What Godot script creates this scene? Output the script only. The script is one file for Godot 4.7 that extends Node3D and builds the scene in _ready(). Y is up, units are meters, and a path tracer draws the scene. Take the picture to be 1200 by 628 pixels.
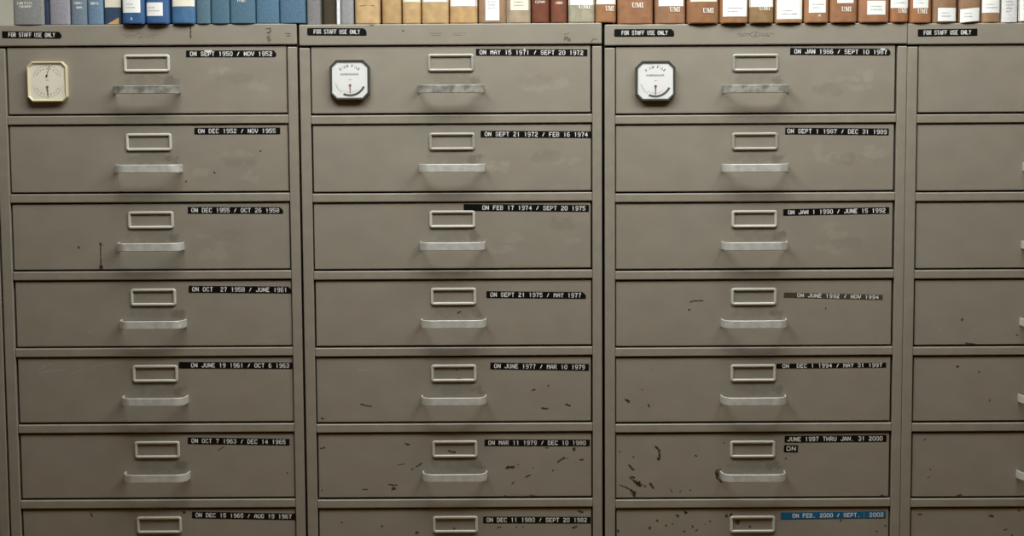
extends Node3D
# A row of grey steel film cabinets with bound volumes on top, seen down a library aisle.
# x runs along the cabinet row (0 = outer edge of the second taped cabinet), y is up, z = 0 is the plane of the cabinet fronts.

const TOP := 1.712          # height of the second cabinet's top
const CAB_W := 0.55
const CAB_D := 0.70
const RAIL := 0.0381        # height of the plain rail over the first drawer
const PITCH := 0.14258      # one drawer and one divider
const OPEN_H := 0.1264
const OPEN_X0 := 0.0189
const OPEN_X1 := 0.5324
const RECESS := 0.0038     # how far the drawer fronts lie behind the frame
const ROWS := 11
const CAB_X := [-1.1075, -0.5541, 0.0, 0.555, 1.1054]
const CAB_DY := [0.002, 0.0023, 0.0, -0.0032, -0.0046]

var M := {}
var used := {}
var font_serif: Font
var font_sans: Font
var paint_base: Image

func _ready() -> void:
	set_camera_and_light()
	make_materials()
	build_room()
	build_cabinets()
	build_gauges()
	build_books()

# ------------------------------------------------------------------ camera, sky, lamps, exposure
func set_camera_and_light() -> void:
	var cam := Camera3D.new()
	cam.name = "camera"
	add_child(cam)
	cam.position = Vector3(0.3868, TOP - 0.2046, 2.8145)
	cam.rotation = Vector3(-0.0854, 0.0009, -0.0062)
	cam.fov = rad_to_deg(2.0 * atan(314.0 / 1800.0))
	cam.near = 0.05
	cam.current = true
	var env := Environment.new()
	env.background_mode = Environment.BG_COLOR
	env.background_color = Color(0.0, 0.0, 0.0)
	env.tonemap_mode = Environment.TONE_MAPPER_LINEAR
	env.tonemap_exposure = 1.0
	env.sdfgi_enabled = true
	env.ssao_enabled = true
	env.ssil_enabled = true
	var we := WorldEnvironment.new()
	we.name = "world_environment"
	we.environment = env
	add_child(we)
	# fluorescent troffers in the ceiling of the aisle
	for z in LAMP_Z:
		for x in LAMP_X:
			ceiling_light(x, z)

const CEIL := 2.5
const LAMP_X := [-3.6, 0.04, 1.0, 4.8]
const LAMP_Z := [0.6]
const LAMP_ENERGY := 1.86

func ceiling_light(x: float, z: float) -> void:
	var t := thing("ceiling_light", "recessed fluorescent ceiling light with a prismatic diffuser over the cabinet aisle", "ceiling light", Vector3(x, CEIL, z), "fluorescent lights over the aisle")
	var w := 0.9
	var d := 0.5
	var white := plain(Color(0.85, 0.85, 0.84), 0.5)
	var st := SurfaceTool.new()
	st.begin(Mesh.PRIMITIVE_TRIANGLES)
	for s in [-1, 1]:
		add_rbox(st, Vector3(s * (w * 0.5 + 0.015), -0.02, 0), Vector3(0.03, 0.04, d + 0.06), 0.003)
		add_rbox(st, Vector3(0, -0.02, s * (d * 0.5 + 0.015)), Vector3(w, 0.04, 0.03), 0.003)
	obj("frame", st.commit(), white, t)
	var glow := StandardMaterial3D.new()
	glow.albedo_color = Color(0.9, 0.9, 0.88)
	glow.emission_enabled = true
	glow.emission = Color(1.0, 0.97, 0.9)
	glow.emission_energy_multiplier = 1.5
	var sd := SurfaceTool.new()
	sd.begin(Mesh.PRIMITIVE_TRIANGLES)
	add_rbox(sd, Vector3(0, -0.016, 0), Vector3(w, 0.012, d), 0.002)
	obj("diffuser", sd.commit(), glow, t)
	var l := AreaLight3D.new()
	l.name = "lamp"
	l.area_size = Vector2(w, d)
	l.light_energy = LAMP_ENERGY
	l.light_color = Color(0.96, 0.988, 1.0)
	l.shadow_enabled = true
	l.set("area_range", 12.0)
	l.set("area_attenuation", 2.0)
	l.rotation = Vector3(-PI / 2, 0, 0)
	l.position = Vector3(0, -0.03, 0)
	t.add_child(l)

# ------------------------------------------------------------------ helpers
func numbered(called: String) -> String:
	if not used.has(called):
		used[called] = 0
		return called
	used[called] += 1
	return "%s_%03d" % [called, used[called]]

func thing(called: String, label: String, category: String, at: Vector3, group := "") -> Node3D:
	var o := Node3D.new()
	o.name = numbered(called)
	add_child(o)
	o.position = at
	o.set_meta("label", label)
	o.set_meta("category", category)
	if group != "":
		o.set_meta("group", group)
	return o

func obj(called: String, mesh: Mesh, mat: Material, parent: Node) -> MeshInstance3D:
	var o := MeshInstance3D.new()
	o.name = called
	o.mesh = mesh
	if mat:
		o.material_override = mat
	parent.add_child(o, true)
	return o

func structure(called: String, mesh: Mesh, mat: Material) -> MeshInstance3D:
	var o := obj(called, mesh, mat, self)
	o.set_meta("kind", "structure")
	return o

func plain(c: Color, rough: float, metal := 0.0, spec := 0.5) -> StandardMaterial3D:
	var m := StandardMaterial3D.new()
	m.albedo_color = c
	m.roughness = rough
	m.metallic = metal
	m.metallic_specular = spec
	return m

func begin() -> SurfaceTool:
	var st := SurfaceTool.new()
	st.begin(Mesh.PRIMITIVE_TRIANGLES)
	return st

func tri(st: SurfaceTool, p: Array, n: Array, uv: Array) -> void:
	# emits one triangle clockwise as seen from the side its normals point to
	var face: Vector3 = (p[1] - p[0]).cross(p[2] - p[0])
	var order := [0, 1, 2]
	if face.dot(n[0] + n[1] + n[2]) > 0.0:
		order = [0, 2, 1]
	for i in order:
		st.set_normal(n[i])
		st.set_uv(uv[i])
		st.add_vertex(p[i])

func quad(st: SurfaceTool, p: Array, n: Array, uv: Array) -> void:
	tri(st, [p[0], p[1], p[2]], [n[0], n[1], n[2]], [uv[0], uv[1], uv[2]])
	tri(st, [p[0], p[2], p[3]], [n[0], n[2], n[3]], [uv[0], uv[2], uv[3]])

func flat(st: SurfaceTool, a: Vector3, b: Vector3, c: Vector3, d: Vector3, n: Vector3) -> void:
	quad(st, [a, b, c, d], [n, n, n, n], [Vector2(0, 0), Vector2(1, 0), Vector2(1, 1), Vector2(0, 1)])

# a box with rounded edges; UVs run over its front (x, y) face
func add_rbox(st: SurfaceTool, c: Vector3, size: Vector3, r: float, n := 2) -> void:
	var h := size * 0.5 - Vector3(r, r, r)
	var lats: Array = []
	for i in n + 1:
		lats.append([PI / 2 * (1.0 - float(i) / n), 1.0])
	for i in n + 1:
		lats.append([-PI / 2 * float(i) / n, -1.0])
	var lons: Array = []
	for q in 4:
		var sx := 1.0 if q == 0 or q == 3 else -1.0
		var sz := 1.0 if q < 2 else -1.0
		for i in n + 1:
			lons.append([PI / 2 * (q + float(i) / n), sx, sz])
	var pts: Array = []
	var nor: Array = []
	for la in lats:
		var rp: Array = []
		var rn: Array = []
		for lo in lons:
			var nv := Vector3(cos(la[0]) * cos(lo[0]), sin(la[0]), cos(la[0]) * sin(lo[0]))
			rn.append(nv)
			rp.append(Vector3(lo[1] * h.x, la[1] * h.y, lo[2] * h.z) + nv * r)
		pts.append(rp)
		nor.append(rn)
	var uvf := func(p: Vector3) -> Vector2: return Vector2(0.5 + p.x / size.x, 0.5 - p.y / size.y)
	var k := lons.size()
	for i in lats.size() - 1:
		for j in k:
			var j2 := (j + 1) % k
			var q4 := [pts[i][j], pts[i][j2], pts[i + 1][j2], pts[i + 1][j]]
			if (q4[0] - q4[2]).length() < 1e-9 or (q4[1] - q4[3]).length() < 1e-9:
				continue
			quad(st, [q4[0] + c, q4[1] + c, q4[2] + c, q4[3] + c], [nor[i][j], nor[i][j2], nor[i + 1][j2], nor[i + 1][j]], [uvf.call(q4[0]), uvf.call(q4[1]), uvf.call(q4[2]), uvf.call(q4[3])])
	for s in [1.0, -1.0]:
		var y: float = s * size.y * 0.5
		var e := [Vector3(h.x, y, h.z), Vector3(-h.x, y, h.z), Vector3(-h.x, y, -h.z), Vector3(h.x, y, -h.z)]
		flat(st, e[0] + c, e[1] + c, e[2] + c, e[3] + c, Vector3(0, s, 0))

func rbox(c: Vector3, size: Vector3, r: float, n := 2) -> ArrayMesh:
	var st := begin()
	add_rbox(st, c, size, r, n)
	return st.commit()

# sweeps a profile (points and normals in the plane of side / up) along a path
func sweep(st: SurfaceTool, path: Array, sides: Array, ups: Array, prof: Array, closed: bool) -> void:
	var cnt := path.size()
	for i in (cnt if closed else cnt - 1):
		var i2 := (i + 1) % cnt
		for j in prof.size() - 1:
			var a: Array = prof[j]
			var b: Array = prof[j + 1]
			if a[0].distance_to(b[0]) < 1e-9:
				continue
			var p := []
			var n := []
			for e in [[i, a], [i2, a], [i2, b], [i, b]]:
				var q: Array = e[1]
				p.append(path[e[0]] + sides[e[0]] * q[0].x + ups[e[0]] * q[0].y)
				n.append((sides[e[0]] * q[1].x + ups[e[0]] * q[1].y).normalized())
			quad(st, p, n, [Vector2(0, 0), Vector2(1, 0), Vector2(1, 1), Vector2(0, 1)])

# a flat plate cut to a convex outline (x, y), standing h proud of z0
func add_plate(st: SurfaceTool, pts: Array, z0: float, h: float) -> void:
	var mid := Vector2.ZERO
	for p in pts:
		mid += p / pts.size()
	for i in pts.size():
		var a: Vector2 = pts[i]
		var b: Vector2 = pts[(i + 1) % pts.size()]
		var nz := Vector3(0, 0, 1)
		tri(st, [Vector3(mid.x, mid.y, z0 + h), Vector3(a.x, a.y, z0 + h), Vector3(b.x, b.y, z0 + h)], [nz, nz, nz], [mid, a, b])
		var e := (b - a).orthogonal().normalized()
		if e.dot((a + b) * 0.5 - mid) < 0:
			e = -e
		flat(st, Vector3(a.x, a.y, z0), Vector3(b.x, b.y, z0), Vector3(b.x, b.y, z0 + h), Vector3(a.x, a.y, z0 + h), Vector3(e.x, e.y, 0))

func add_bar(st: SurfaceTool, a: Vector2, b: Vector2, w: float, z: float, h := 0.0001) -> void:
	var s := (b - a).normalized().orthogonal() * w * 0.5
	add_plate(st, [a - s, b - s, b + s, a + s], z, h)

# lettering, scaled so that its ink fills the given box (x0 .. x1, y0 .. y1)
func add_text(st: SurfaceTool, txt: String, font: Font, x0: float, x1: float, y0: float, y1: float, z: float, depth: float, xf := Transform3D.IDENTITY) -> void:
	var tm := TextMesh.new()
	tm.text = txt
	tm.font = font
	tm.font_size = 32
	tm.pixel_size = 0.01
	tm.curve_step = 3.0
	tm.depth = 0.02
	var arr := tm.get_mesh_arrays()
	if arr.is_empty() or arr[Mesh.ARRAY_VERTEX] == null:
		return
	var v: PackedVector3Array = arr[Mesh.ARRAY_VERTEX]
	var nn: PackedVector3Array = arr[Mesh.ARRAY_NORMAL]
	var idx: PackedInt32Array = arr[Mesh.ARRAY_INDEX] if arr[Mesh.ARRAY_INDEX] != null else PackedInt32Array()
	if idx.is_empty():
		for i in v.size():
			idx.append(i)
	var lo := Vector3(1e9, 1e9, 1e9)
	var hi := -lo
	for p in v:
		lo = lo.min(p)
		hi = hi.max(p)
	var ex := (hi - lo).max(Vector3(1e-6, 1e-6, 1e-6))
	for t in range(0, idx.size(), 3):
		var p := []
		var n := []
		for k in 3:
			var q := v[idx[t + k]]
			p.append(xf * Vector3(lerpf(x0, x1, (q.x - lo.x) / ex.x), lerpf(y0, y1, (q.y - lo.y) / ex.y), z + depth * (q.z - lo.z) / ex.z))
			n.append(xf.basis * nn[idx[t + k]])
		if (p[1] - p[0]).cross(p[2] - p[0]).length() < 1e-14:
			continue
		tri(st, p, n, [Vector2.ZERO, Vector2.ZERO, Vector2.ZERO])


# letters of the embossing wheel: strokes on a grid 4 wide and 6 high
const GLYPHS := {
	"A": [[0, 0, 0, 4, 2, 6, 4, 4, 4, 0], [0, 2.3, 4, 2.3]], "B": [[0, 0, 0, 6, 3, 6, 4, 5, 4, 4, 3, 3.2, 0, 3.2], [3, 3.2, 4, 2.2, 4, 1, 3, 0, 0, 0]], "C": [[4, 1, 3, 0, 1, 0, 0, 1, 0, 5, 1, 6, 3, 6, 4, 5]],
	"D": [[0, 0, 0, 6, 2.6, 6, 4, 4.6, 4, 1.4, 2.6, 0, 0, 0]], "E": [[4, 0, 0, 0, 0, 6, 4, 6], [0, 3, 3, 3]], "F": [[0, 0, 0, 6, 4, 6], [0, 3, 3, 3]], "G": [[4, 5, 3, 6, 1, 6, 0, 5, 0, 1, 1, 0, 3, 0, 4, 1, 4, 2.8, 2.2, 2.8]],
	"H": [[0, 0, 0, 6], [4, 0, 4, 6], [0, 3, 4, 3]], "J": [[0, 1.4, 1, 0, 3, 0, 4, 1, 4, 6]], "L": [[0, 6, 0, 0, 4, 0]], "M": [[0, 0, 0, 6, 2, 3.2, 4, 6, 4, 0]], "N": [[0, 0, 0, 6, 4, 0, 4, 6]],
	"O": [[1, 0, 0, 1, 0, 5, 1, 6, 3, 6, 4, 5, 4, 1, 3, 0, 1, 0]], "P": [[0, 0, 0, 6, 3, 6, 4, 5, 4, 3.6, 3, 2.6, 0, 2.6]], "R": [[0, 0, 0, 6, 3, 6, 4, 5, 4, 3.8, 3, 3, 0, 3], [2, 3, 4, 0]], "S": [[0, 1, 1, 0, 3, 0, 4, 1, 4, 2.2, 3, 3, 1, 3, 0, 3.9, 0, 5, 1, 6, 3, 6, 4, 5]],
	"T": [[2, 0, 2, 6], [0, 6, 4, 6]], "U": [[0, 6, 0, 1, 1, 0, 3, 0, 4, 1, 4, 6]], "V": [[0, 6, 0, 3.6, 2, 0, 4, 3.6, 4, 6]], "Y": [[0, 6, 2, 3.2, 4, 6], [2, 3.2, 2, 0]],
	"0": [[1, 0, 0, 1, 0, 5, 1, 6, 3, 6, 4, 5, 4, 1, 3, 0, 1, 0]], "1": [[1, 5, 2, 6, 2, 0]], "2": [[0, 5, 1, 6, 3, 6, 4, 5, 4, 4, 0, 1, 0, 0, 4, 0]], "3": [[0, 5.4, 1, 6, 3, 6, 4, 5, 4, 4, 3, 3.1, 1.4, 3.1], [3, 3.1, 4, 2.2, 4, 1, 3, 0, 1, 0, 0, 0.8]],
	"4": [[3, 0, 3, 6, 0, 2, 4, 2]], "5": [[4, 6, 0, 6, 0, 3.4, 3, 3.4, 4, 2.6, 4, 1, 3, 0, 1, 0, 0, 0.8]], "6": [[3.4, 6, 1, 6, 0, 4.6, 0, 1, 1, 0, 3, 0, 4, 1, 4, 2.4, 3, 3.3, 0, 3.3]], "7": [[0, 6, 4, 6, 2, 2.4, 2, 0]],
	"8": [[1, 3.1, 0, 4, 0, 5, 1, 6, 3, 6, 4, 5, 4, 4, 3, 3.1, 1, 3.1, 0, 2.2, 0, 1, 1, 0, 3, 0, 4, 1, 4, 2.2, 3, 3.1]], "9": [[0.6, 0, 3, 0, 4, 1.4, 4, 5, 3, 6, 1, 6, 0, 5, 0, 3.6, 1, 2.7, 4, 2.7]], "/": [[0.6, 0.4, 3.4, 5.6]], ".": [[1.6, 0.1, 2.4, 0.1]],
}

func add_embossed(st: SurfaceTool, words: String, x0: float, x1: float, half_h: float, z: float, h: float) -> void:
	var n := words.length()
	var pitch := (x1 - x0) / (n - 0.36)
	var gw := pitch * 0.64 / 4.0
	var gh := half_h * 2.0 / 6.0
	var sw := minf(0.0013, pitch * 0.21)
	for i in n:
		if not GLYPHS.has(words[i]):
			continue
		for line in GLYPHS[words[i]]:
			for k in range(0, line.size() - 2, 2):
				var a := Vector2(x0 + i * pitch + line[k] * gw, -half_h + line[k + 1] * gh)
				var b := Vector2(x0 + i * pitch + line[k + 2] * gw, -half_h + line[k + 3] * gh)
				var e := (b - a).normalized() * sw * 0.3
				add_bar(st, a - e, b + e, sw, z, h)

# ------------------------------------------------------------------ materials
func noise_tex(freq: float, ramp: Array, size := 512, as_normal := false, octaves := 4, seed_ := 1) -> NoiseTexture2D:
	var n := FastNoiseLite.new()
	n.seed = seed_
	n.frequency = freq
	n.fractal_octaves = octaves
	var t := NoiseTexture2D.new()
	t.width = size
	t.height = size
	t.seamless = true
	t.noise = n
	if as_normal:
		t.as_normal_map = true
		t.bump_strength = 2.0
	else:
		var g := Gradient.new()
		g.offsets = PackedFloat32Array([0.25, 0.75])
		g.colors = PackedColorArray(ramp)
		t.color_ramp = g
	return t

const PAINT := Color(0.566, 0.532, 0.474)

func make_materials() -> void:
	var fs := SystemFont.new()
	fs.font_names = PackedStringArray(["Droid Serif"])
	fs.font_weight = 700
	font_serif = fs
	var fn := SystemFont.new()
	fn.font_names = PackedStringArray(["Droid Sans"])
	fn.font_weight = 700
	font_sans = fn
	# enamel of the cabinets: one grey-brown, slightly mottled
	var m := plain(Color.WHITE, 0.45)
	m.albedo_texture = noise_tex(0.012, [PAINT * 0.98, PAINT * 1.02], 1024)
	m.uv1_triplanar = true
	m.uv1_world_triplanar = true
	m.uv1_scale = Vector3(2.2, 2.2, 2.2)
	M.paint = m
	M.dark = plain(Color(0.10, 0.095, 0.085), 0.8)
	# satin metal of the pulls, brushed by use
	M.handle = pull_metal(Color(0.79, 0.78, 0.745), Color(0.85, 0.84, 0.805), 5)
	M.handle_dimmed = pull_metal(Color(0.50, 0.485, 0.45), Color(0.70, 0.685, 0.64), 6)    # first row's pulls: blotched by use, their dimmer reflection darkened into the colour
	M.holder_pale = plain(Color(0.80, 0.785, 0.735), 0.4, 0.1)
	M.holder_grey = plain(Color(0.70, 0.685, 0.64), 0.36, 0.3)
	M.tape_black = plain(Color(0.035, 0.032, 0.028), 0.38)
	M.tape_olive = plain(Color(0.27, 0.245, 0.175), 0.5)
	M.tape_blue = plain(Color(0.06, 0.36, 0.52), 0.42)
	M.tape_ink = plain(Color(0.92, 0.91, 0.88), 0.6)
	M.paper = plain(Color(0.93, 0.925, 0.90), 0.8)
	M.paper_cream = plain(Color(0.90, 0.87, 0.79), 0.8)
	M.print = plain(Color(0.27, 0.26, 0.25), 0.8)
	M.foil = plain(Color(0.93, 0.91, 0.86), 0.6)
	M.pages = plain(Color(0.86, 0.82, 0.73), 0.9)
	make_paint_base()

func pull_metal(a: Color, b: Color, seed_: int) -> StandardMaterial3D:
	var h := plain(Color.WHITE, 0.4, 0.3)
	h.albedo_texture = noise_tex(0.012, [a, b], 512, false, 4, seed_)
	h.uv1_triplanar = true
	h.uv1_world_triplanar = true
	h.uv1_scale = Vector3(8, 8, 8)
	return h

# a stretch of the same enamel as an image at 2 pixels a millimetre, from which each drawer front takes its own cut
func make_paint_base() -> void:
	var big := FastNoiseLite.new()
	big.seed = 11
	big.frequency = 0.006
	big.fractal_octaves = 4
	var tone := FastNoiseLite.new()
	tone.seed = 23
	tone.frequency = 0.0045
	var fine := FastNoiseLite.new()
	fine.seed = 31
	fine.frequency = 0.22
	fine.fractal_octaves = 2
	var w := 1600
	var h := 800
	paint_base = Image.create(w, h, false, Image.FORMAT_RGB8)
	for y in h:
		for x in w:
			var k := 1.0 + 0.035 * big.get_noise_2d(x, y * 1.3) + 0.02 * fine.get_noise_2d(x, y)
			var q := 0.018 * tone.get_noise_2d(x, y)
			paint_base.set_pixel(x, y, Color(PAINT.r * (k + q), PAINT.g * k, PAINT.b * (k - q)))

func blend_px(img: Image, x: int, y: int, c: Color, a: float) -> void:
	img.set_pixel(x, y, img.get_pixel(x, y).lerp(c, a))

# a drip, chip or scratch with a ragged outline: a chain of points (millimetres) of the given width
func draw_mark(img: Image, pts: Array, w: float, c: Color, strength: float, noise: FastNoiseLite) -> void:
	var s := 2.0
	var lo := Vector2(1e9, 1e9)
	var hi := -lo
	for p in pts:
		lo = lo.min(p)
		hi = hi.max(p)
	var pad := w + 1.5
	for py in range(maxi(0, int((lo.y - pad) * s)), mini(img.get_height(), int((hi.y + pad) * s))):
		for px in range(maxi(0, int((lo.x - pad) * s)), mini(img.get_width(), int((hi.x + pad) * s))):
			var p := Vector2(px + 0.5, py + 0.5) / s
			var d := 1e9
			if pts.size() == 1:
				d = p.distance_to(pts[0])
			for i in pts.size() - 1:
				d = minf(d, p.distance_to(Geometry2D.get_closest_point_to_segment(p, pts[i], pts[i + 1])))
			d += 0.6 * w * noise.get_noise_2d(px * 0.6, py * 0.6)
			var a := clampf((w * 0.5 - d) / 0.5 + 0.5, 0.0, 1.0)
			if a > 0.0:
				blend_px(img, px, py, c, a * strength)

# darker patches and wiped ones, broken up by noise
func draw_patch(img: Image, c: Vector2, r: Vector2, col: Color, strength: float, noise: FastNoiseLite) -> void:
	var s := 2.0
	for py in range(maxi(0, int((c.y - r.y) * s)), mini(img.get_height(), int((c.y + r.y) * s))):
		for px in range(maxi(0, int((c.x - r.x) * s)), mini(img.get_width(), int((c.x + r.x) * s))):
			var e := (Vector2(px, py) / s - c) / r
			var k := (1.0 - e.length_squared()) * 1.1 + noise.get_noise_2d(px * 0.12, py * 0.12) * 1.1 - 0.25 + 0.35 * noise.get_noise_2d(px * 0.7, py * 0.7)
			var a := clampf(k * 1.6, 0.0, 1.0) * clampf((1.0 - e.length_squared()) * 4.0, 0.0, 1.0)
			if a > 0.0:
				blend_px(img, px, py, col, a * strength)

const STAINS := [
	[1,3,0,3.7,120.9,82.9], [1,3,0,1.5,162.2,77.7,161.8,98.1,161.4,124.7], [1,3,0,5.5,162.3,121.6], [1,3,0,3.4,162.4,77], [1,2,0,2.5,462.8,49.5], [1,2,0,3.1,376.4,89.8], 
	[1,2,0,2.5,324.4,107.2], [1,4,1,2.8,137.4,97.6], [1,5,1,1.1,37.4,25.2,50.6,14.1,66.8,11], [1,5,1,1.1,40.5,28.4,66.3,25.3,88.9,20.5], [1,5,1,1.1,98.3,30.1,124.1,22.2], 
	[1,5,1,1.2,138.7,17.4,162.8,11.2,186.8,9.6], [1,6,0,1.1,371.3,33.5,381,27.1], [1,6,1,1.8,85.5,106.3], [1,6,1,2.2,90.3,109.5], [1,6,0,2.5,500.1,78.5], 
	[1,7,0,2.0,128.3,8,130.5,14.5], [1,7,0,4.0,303.5,5.9], [1,0,0,1.5,357.4,3.5,357.4,25], [1,0,0,1.2,493.9,9.7,501.7,8.3,503.2,14.4,495.4,17.4,501.6,17.5], 
	[1,0,3,6.2,498.4,25.1,499.9,29.7], [1,0,0,0.9,529.4,17.8,538.7,18.6], [1,0,0,0.9,532.5,22.4,538.6,22.5], [2,0,3,1.8,482.8,20.6,490.5,18.3], 
	[2,0,3,6.2,484.3,27.5,490.5,29.8], [2,0,3,2.3,530.4,34.6,535.1,28.5,539.7,30], [2,0,0,1.5,129.5,2,135.6,2.1], [2,0,0,2.2,188.6,12.5], [2,4,0,2.2,264.4,63.6,269.1,61], 
	[2,5,0,1.8,82.7,90.6,90.5,93.8,101.5,95.5], [2,5,0,3.7,10,118.8], [2,5,0,1.8,403.6,65.7,408.3,64.2], [2,5,0,2.5,434.1,57.3], [2,5,0,2.3,422.2,100.7,433.2,102.4], 
	[2,5,0,2.3,466.1,93.1,473.9,96.4], [2,5,0,1.8,263.3,42.7,269.5,42.7], [2,5,0,2.2,261.9,25.3], [2,5,1,1.2,77.6,22.6,99.4,25.1], [2,6,0,1.8,4.2,29.5,12.2,27.1], 
	[2,6,0,2.2,163.2,20.6,171,22.3], [2,6,0,2.9,246.2,35.9,257.2,38.2], [2,6,0,2.0,184.6,65.5,194.1,59.9], [2,6,0,1.2,175.1,71.8,178.3,68.6], 
	[2,6,0,2.0,132.1,100.4,146.3,102.1], [2,6,0,1.4,81.5,109.9,91,109.9], [2,6,0,3.7,355,69,366.8,67.6], [2,6,0,2.2,390.3,87.6,398.2,83.7], 
	[2,6,0,1.4,363.5,101.9,368.2,97.1], [2,6,0,2.3,451.7,57.7,462.7,49.8], [2,6,0,0.9,462.7,51.4,470.6,51.5], [2,6,0,1.8,428.2,30.4,432.9,30.4], 
	[2,6,0,2.2,492.6,54.1,497.3,54.1], [2,6,0,1.5,398,123,407.4,125.2], [2,6,0,1.1,150,62.1,161.1,60.5], [2,6,0,5.5,140.7,108.5], [2,6,0,1.8,376.3,63.5], 
	[2,6,0,2.8,440.6,75.2], [2,6,0,5.5,481.6,33.2], [2,6,0,2.2,350.7,124.3], [2,6,0,1.8,402.9,68.5], [2,6,0,2.2,5.7,111.2], [2,6,2,3.1,358.6,123.5,424.7,124.5,509.8,125.6], 
	[2,3,2,3.9,364.5,122,426.5,123.9,510.3,125.3], [2,7,0,2.8,42.5,26.7], [2,7,0,3.1,118.3,34.2], [2,7,0,4.3,184.5,47.4], [2,7,0,2.2,372.4,37.3], [2,7,0,2.2,385.1,37.4], 
	[2,7,0,3.1,254.1,39.7], [2,7,0,1.8,336.1,38.7,342.5,37.1], [2,7,0,2.9,478.2,39.9,486.1,36.7], [2,7,0,2.9,489.3,6.1,497.2,9.4], 
	[3,4,0,1.5,138.3,41.5,146.1,39.3,161.7,38.6], [3,4,0,2.8,136.8,55.6], [3,4,0,2.8,391.5,56], [3,5,0,3.1,18.3,82.1,24.6,86.1], [3,5,0,1.8,60.7,91.2,63,96.8], 
	[3,5,0,1.5,68.3,24.8], [3,5,0,1.5,49.6,62.6], [3,6,0,2.9,75.1,25.8,81.4,32.3,82.3,46.7], [3,6,0,5.5,80.7,49], [3,6,0,2.9,24.8,62.1,32.7,71], 
	[3,6,0,1.8,25.7,86.1,36,94.3], [3,6,0,4.3,36,94.3,45.4,101.6], [3,6,0,7.1,43.1,98.4], [3,6,0,1.7,7.6,100.4,21.8,107,31.3,111.9], 
	[3,6,0,3.4,28.1,111.1,34.1,115.1,34.9,123.2], [3,6,0,6.2,33.7,117.5], [3,6,0,2.8,64.4,97.8,70.7,106.7], [3,6,0,1.2,100.8,106.2,105.6,114.3], 
	[3,6,0,2.5,29.6,83.8,34.4,86.7], [3,6,0,3.1,54.1,103.3], [3,6,0,2.5,121.4,113.7], [3,6,0,2.2,140.4,112.3], [3,6,0,2.2,32.7,45.4], [3,6,0,2.2,7.5,34.8], 
	[3,6,0,1.8,7.5,55.5], [3,6,0,3.4,150.1,44.2], [3,6,0,2.2,202.9,19.1], [3,6,0,3.1,501.3,123.7], [3,6,0,2.5,319,50.9], [3,6,0,1.8,193,69.5,187.3,77.4,190.1,88.7,198.8,96], 
	[3,6,0,2.8,191.2,76.7,190.5,85.5], [3,6,0,1.2,197,70.3,192.3,78.3,194.8,88,203.6,94.5], [3,7,0,4.6,131.1,8.2], [3,7,0,3.7,115.3,14.4], [3,7,0,3.1,77.4,23.7], 
	[3,7,0,4.0,63.2,38.1], [3,7,0,3.1,93.3,33.6], [3,7,0,3.1,144,35], [3,7,0,3.1,152.1,43.2], [3,7,0,2.5,177.3,24.9], [3,7,0,4.9,207.4,14.8], [3,7,0,5.2,216.9,13.3], 
	[3,7,0,6.2,229,27.2], [3,7,0,3.4,252.2,36.4], [3,7,0,1.8,40.9,15.2], [3,7,0,1.8,105.9,29.7], [3,7,0,1.5,166.2,31.2], [3,7,0,3.1,128.2,45.3], [3,7,0,3.7,3,43.9], 
	[3,7,0,2.5,423.3,25.2], [3,7,0,3.1,507.4,36.3], [3,7,0,2.5,491.5,47.4], [3,7,0,2.0,129.5,6.5,132.7,9.8], [3,7,0,1.8,112.9,12.8,116.9,16.1], [4,4,0,3.1,88.6,76.9], 
	[4,4,0,2.5,192,107.9], [4,5,0,3.7,81.7,19.9], [4,5,0,2.5,122.4,31.5], [4,5,0,2.8,143.2,86.1], [4,6,0,3.1,23.6,13.3], [4,6,0,2.2,34.8,72.3], [4,6,0,1.8,30.3,87.6], 
	[4,7,0,2.5,203.4,5.5], [4,7,0,4.6,190.4,57.7], [4,4,1,2.8,48.1,98.7], [4,4,0,2.2,96.9,123.4,111.5,125.1], [4,6,0,2.3,86.5,124.2,93,122.7], [4,7,0,2.0,12.7,12,19.2,12.1], 
	[4,7,0,3.1,147.9,15.9,154.5,16.9], [4,7,0,1.5,175.1,44.2,181.6,42.7], 
]

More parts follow.
